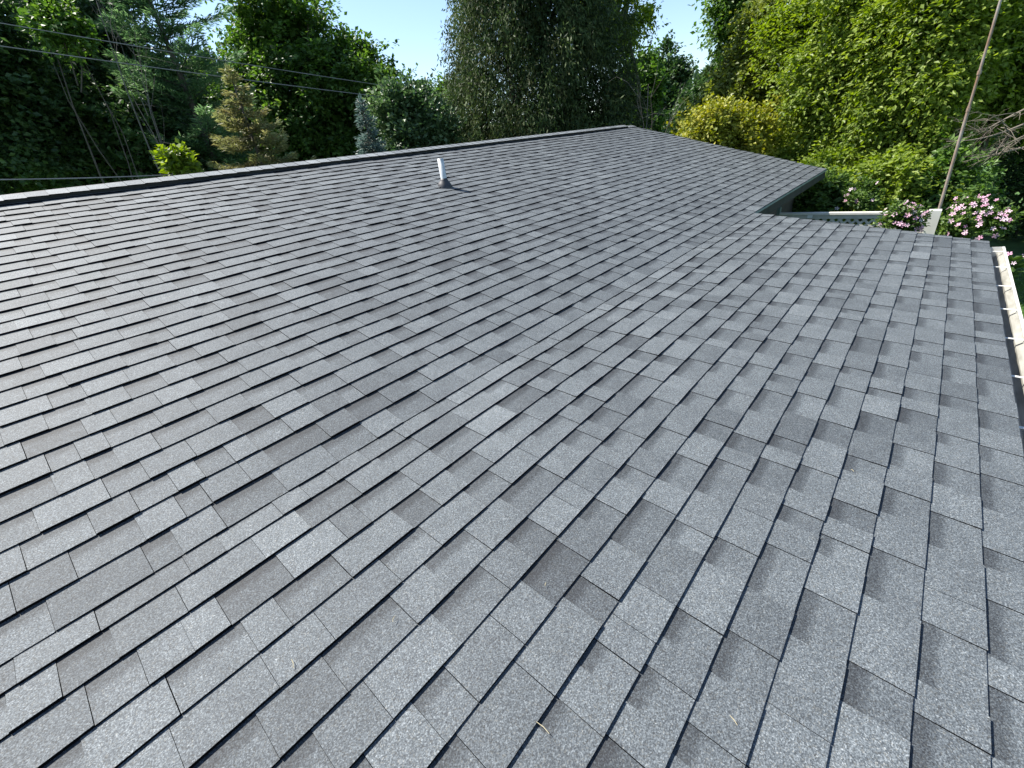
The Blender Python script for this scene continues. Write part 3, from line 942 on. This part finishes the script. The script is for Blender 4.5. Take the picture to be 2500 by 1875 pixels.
box_tree('magnolia_tree', (930, 205, 1120, 480), 16.5, LM['grey'], 'pale leaved upright tree between the blue spruce and the dark cedar', n_clumps=200, clump_r=0.55, leaf=(0.14, 0.10), seed=53, per_twig=15, droop=-0.25, trunk_r=0.09)
box_tree('linden_tree', (880, 215, 1200, 480), 27.0, LM['mid'], 'round green tree closing the gap behind the pale magnolia', n_clumps=170, clump_r=0.9, leaf=(0.2, 0.14), seed=57, per_twig=14)
tp = at_dist(1315, 290, 18.5)
arborvitae('cedar_tree', B(tp), 14.5, 3.8, LM['cedar'], 'huge dark cedar with brown hanging tips beyond the end of the ridge', seed=61, n_plumes=3900, per=58, needle=(0.14, 0.04))
box_tree('poplar_tree', (1400, -90, 1590, 175), 27.0, LM['bright'], 'bright green tree top showing past the side of the cedar', n_clumps=90, clump_r=0.8, leaf=(0.18, 0.12), seed=54, per_twig=14, shell=0.3)
for i, (bx, d, m_, lb_) in enumerate((
        ((1490, 160, 1640, 420), 32, 'mid', 'distant green tree low behind the bare grey sapling'),
        ((1560, 118, 1690, 420), 42, 'dark', 'distant dark tree with a rounded top under the open sky'),
        ((1640, 125, 1800, 420), 38, 'dark', 'distant dark tree just past the yellow green bush'))):
    box_tree('far_tree', bx, d, LM[m_], lb_, group='distant trees beyond the rake', n_clumps=170, clump_r=0.9, leaf=(0.27, 0.19), seed=70 + i, per_twig=13)
bare_tree('bare_sapling', B(at_dist(1597, 318, 15.5)), at_dist(1583, 205, 15.5), MAT['dead'], 'thin bare grey sapling sticking up past the ridge end', seed=32, r0=0.045, n_side=7, spread=0.45)

# right: sunlit wood edge
box_tree('dogwood_bush', (1625, 235, 1870, 440), 15.0, LM['yellow'], 'yellow green sunlit bush rising behind the roof rake', 0.5, category='bush', n_clumps=220, leaf=(0.10, 0.074), seed=81, per_twig=15, trunk_r=0.07)
box_tree('boxelder_tree', (1715, 55, 1940, 460), 18.0, LM['olive'], 'yellowish leafy tree edging the sky above the yellow green bush', n_clumps=400, clump_r=0.58, leaf=(0.115, 0.078), seed=82, per_twig=15)
box_tree('walnut_tree', (1730, -200, 1960, 130), 23.0, LM['mid'], 'darker tall tree top standing behind the yellowish boxelder', n_clumps=200, clump_r=0.85, leaf=(0.19, 0.10), seed=83)
box_tree('boxelder_tree', (1870, -160, 2210, 500), 16.0, LM['bright'], 'big sunlit boxelder with drooping sprays behind the main rake corner', n_clumps=620, clump_r=0.62, leaf=(0.115, 0.06), seed=84, per_twig=16, droop=0.5)
box_tree('boxelder_tree', (2110, -160, 2430, 450), 14.6, LM['bright'], 'big sunlit boxelder behind the steel mast', n_clumps=560, clump_r=0.6, leaf=(0.11, 0.058), seed=85, per_twig=16, droop=0.5)
box_tree('boxelder_tree', (2330, -180, 2660, 310), 16.2, LM['bright'], 'sunlit boxelder hanging over the bare dry vines', n_clumps=480, clump_r=0.6, leaf=(0.11, 0.058), seed=86, per_twig=16, droop=0.5)
box_tree('walnut_tree', (1960, -330, 2400, 130), 20.5, LM['mid'], 'tall green tree towering behind the big boxelders', n_clumps=240, clump_r=0.95, leaf=(0.2, 0.11), seed=87)
box_tree('walnut_tree', (2560, -200, 3000, 320), 17.5, LM['mid'], 'wide tree shading the lawn beside the gutter', n_clumps=260, clump_r=0.85, leaf=(0.17, 0.09), seed=88)
for i, (bx, d, m_, lb_) in enumerate((
        ((1880, 350, 2090, 560), 13.6, 'bright', 'green thicket bush under the main rake corner'),
        ((2040, 370, 2260, 560), 13.0, 'bright', 'green thicket bush behind the lattice panel'),
        ((2180, 370, 2390, 560), 13.2, 'mid', 'green thicket bush behind the mast foot'),
        ((1925, 440, 2020, 540), 11.8, 'hibiscus', 'loose low bush with seed stems beside the grey fence post'),
        ((2370, 330, 2680, 600), 19.0, 'dark', 'dark bush in deep shade past the flowering shrubs'))):
    box_tree('thicket_bush', bx, d, LM[m_], lb_, 0.42, category='bush', n_clumps=130, leaf=(0.11, 0.065), seed=90 + i, per_twig=14, trunk_r=0.04, limbs=8)
# bare dry vines
for i, (a, b, lb_) in enumerate((((2530, 290), (2310, 345), 'longest dry vine arching out past the steel mast'),
                                 ((2540, 250), (2385, 330), 'short dry vine curling under the sunlit boxelder'),
                                 ((2540, 350), (2350, 395), 'lowest bare dry vine over the dark bush'),
                                 ((2540, 320), (2420, 370), 'bushy bare dry vine tangle above the dark bush'))):
    bare_tree('dry_vine', at_dist(*a, 12.3 + 0.15 * i), at_dist(*b, 11.7 + 0.12 * i), MAT['vine'], lb_, seed=133 + i, r0=0.020, n_side=11, spread=0.6, category='vine', sub=4)['group'] = 'dry vines under the boxelder'

# ---- rose of sharon shrubs with pink flowers
m, nt, out = new_mat('pink_petal')
oi = N(nt, 'ShaderNodeObjectInfo')
rp_ = ramp(nt, [(0.0, (0.74, 0.68, 0.70)), (0.3, (0.70, 0.48, 0.58)), (0.65, (0.64, 0.33, 0.48)), (1.0, (0.72, 0.52, 0.62))])
nt.links.new(oi.outputs['Random'], rp_.inputs[0])
pb = N(nt, 'ShaderNodeBsdfPrincipled', Roughness=0.6)
tb_ = N(nt, 'ShaderNodeBsdfTranslucent')
mxs = N(nt, 'ShaderNodeMixShader'); mxs.inputs[0].default_value = 0.3
nt.links.new(rp_.outputs[0], pb.inputs['Base Color']); nt.links.new(rp_.outputs[0], tb_.inputs['Color'])
nt.links.new(pb.outputs[0], mxs.inputs[1]); nt.links.new(tb_.outputs[0], mxs.inputs[2]); nt.links.new(mxs.outputs[0], out.inputs[0])
PETAL = m
def flower_mesh():
    V = [(0, 0, 0)]; Fc = []
    for k in range(5):
        a = 2 * math.pi * k / 5
        for da, r, z in ((-0.42, 0.032, 0.012), (-0.30, 0.052, 0.020), (0.0, 0.058, 0.016), (0.30, 0.052, 0.022), (0.42, 0.032, 0.014)):
            V.append((r * math.cos(a + da), r * math.sin(a + da), z))
        b = 1 + 5 * k
        for i in range(4):
            Fc.append((0, b + i, b + i + 1))
    b = len(V)                                # stamen column
    for k in range(3):
        a = 2 * math.pi * k / 3
        V.append((0.006 * math.cos(a), 0.006 * math.sin(a), 0))
    V.append((0, 0, 0.035))
    Fc += [(b, b + 1, b + 3), (b + 1, b + 2, b + 3), (b + 2, b, b + 3)]
    me = bpy.data.meshes.new('flower'); me.from_pydata(V, [], Fc); me.materials.append(PETAL); me.update()
    return me
FLOWER = flower_mesh()
def hibiscus(px, py, d, hw, hh, seed, label, nf, nc=60, cr=0.17):
    c = at_dist(px, py, d)
    r = (px_r(hw, c) * 0.72, px_r(hw, c) * 0.72, px_r(hh, c) * 0.72)
    root = broadleaf('flowering_shrub', B(c), c, r, LM['hibiscus'], label, 'shrub', 'pink flowering shrubs by the fence', n_clumps=nc, clump_r=cr, leaf=(0.065, 0.038), seed=seed, per_twig=10, trunk_r=0.02, shell=0.25, limbs=10, droop=0.1)
    rg = np.random.default_rng(seed + 100)
    view = unit(CAM - c)
    for i in range(nf):
        dd = unit(rand_dir(1, rg)[0] + view * 0.7 + np.array([0, 0, 0.45]))
        p = c + dd * (np.array(r) + 0.10) * rg.uniform(0.85, 1.2)
        o = link('flower', FLOWER, None, root)
        nrm = unit(dd * 0.5 + view * 0.4 + np.array([0, 0.3, 0.4]) + rg.normal(size=3) * 0.35)
        o.location = tuple(p - B(c))
        o.rotation_euler = Vector(nrm).to_track_quat('Z', 'Y').to_euler()
        s = rg.uniform(0.48, 0.8); o.scale = (s, s, s)
    return root
hibiscus(2206, 538, 9.3, 36, 34, 201, 'pink flowering shrub in front of the lattice panel', 34, 26)
hibiscus(2378, 540, 10.3, 66, 56, 202, 'large pink and white flowering shrub past the white end post', 60)
hibiscus(2080, 480, 11.6, 60, 28, 203, 'pale sparse flowering shrub behind the lattice top rail', 10)
hibiscus(2462, 648, 9.0, 14, 26, 204, 'small purple flowered shrub below the end of the gutter', 6, 7, 0.09)

# ---- lawn grass near the gutter
rg = np.random.default_rng(77)
n = 60000
gx_ = rg.uniform(1.5, 15, n); gy_ = rg.uniform(-9.5, -2.6, n)
P = np.stack([gx_, gy_, np.full(n, GROUND + 0.002)], 1)
D = rg.normal(size=(n, 3)) * 0.45; D[:, 2] = 1
me = leaves_mesh('lawn_grass', P, D, rg.normal(size=(n, 3)), rg.uniform(0.05, 0.11, n), 0.012, np.clip(0.5 + rg.normal(size=n) * 0.2, 0, 1), 0.0)
link('lawn_grass', me, MAT['blade'], None, kind='stuff', label='short green lawn grass beside the gutter', category='grass')

# ---- a few dry stems and seed specks lying on the shingles
m_straw = simple_mat('dry_straw', (0.36, 0.30, 0.17), (0.52, 0.46, 0.30), 20, 0.8)
rd = random.Random(44)
def roof_point(px, py):
    r = ray(px, py)
    best = None
    for n_, low in ((NM, False), (NL, True)):
        nn = np.array([0, n_[0], n_[1]])
        t = -(nn @ CAM) / (nn @ r)
        P_ = CAM + r * t
        if (P_[1] >= 0) != low: best = (P_, n_, DL if low else DM)
    return best
for (px, py) in ((715, 1622), (962, 1513), (1332, 1428), (1325, 1778), (1790, 1760), (2080, 1150)):
    P_, n_, d_ = roof_point(px, py)
    o_ = np.array([0, n_[0], n_[1]]) * 0.0045
    a = rd.uniform(0, 3.14); l = rd.uniform(0.006, 0.020)
    dv = np.array([math.cos(a), math.sin(a) * d_[0], math.sin(a) * d_[1]]) * l
    side = np.cross(dv, np.array([0, n_[0], n_[1]])) * rd.uniform(-0.25, 0.25)
    st = MB().tube([o_ * 0.6 - dv, o_ + side, o_ * 0.8 + dv], [0.0006, 0.0010, 0.0006], 5)
    st = st.build('straw_bit', m_straw)
    st.location = tuple(P_ + o_ * 0.2)
    st['label'] = 'short pale bit of straw lying on the grey shingles'; st['category'] = 'straw'; st['group'] = 'straw bits scattered on the roof'
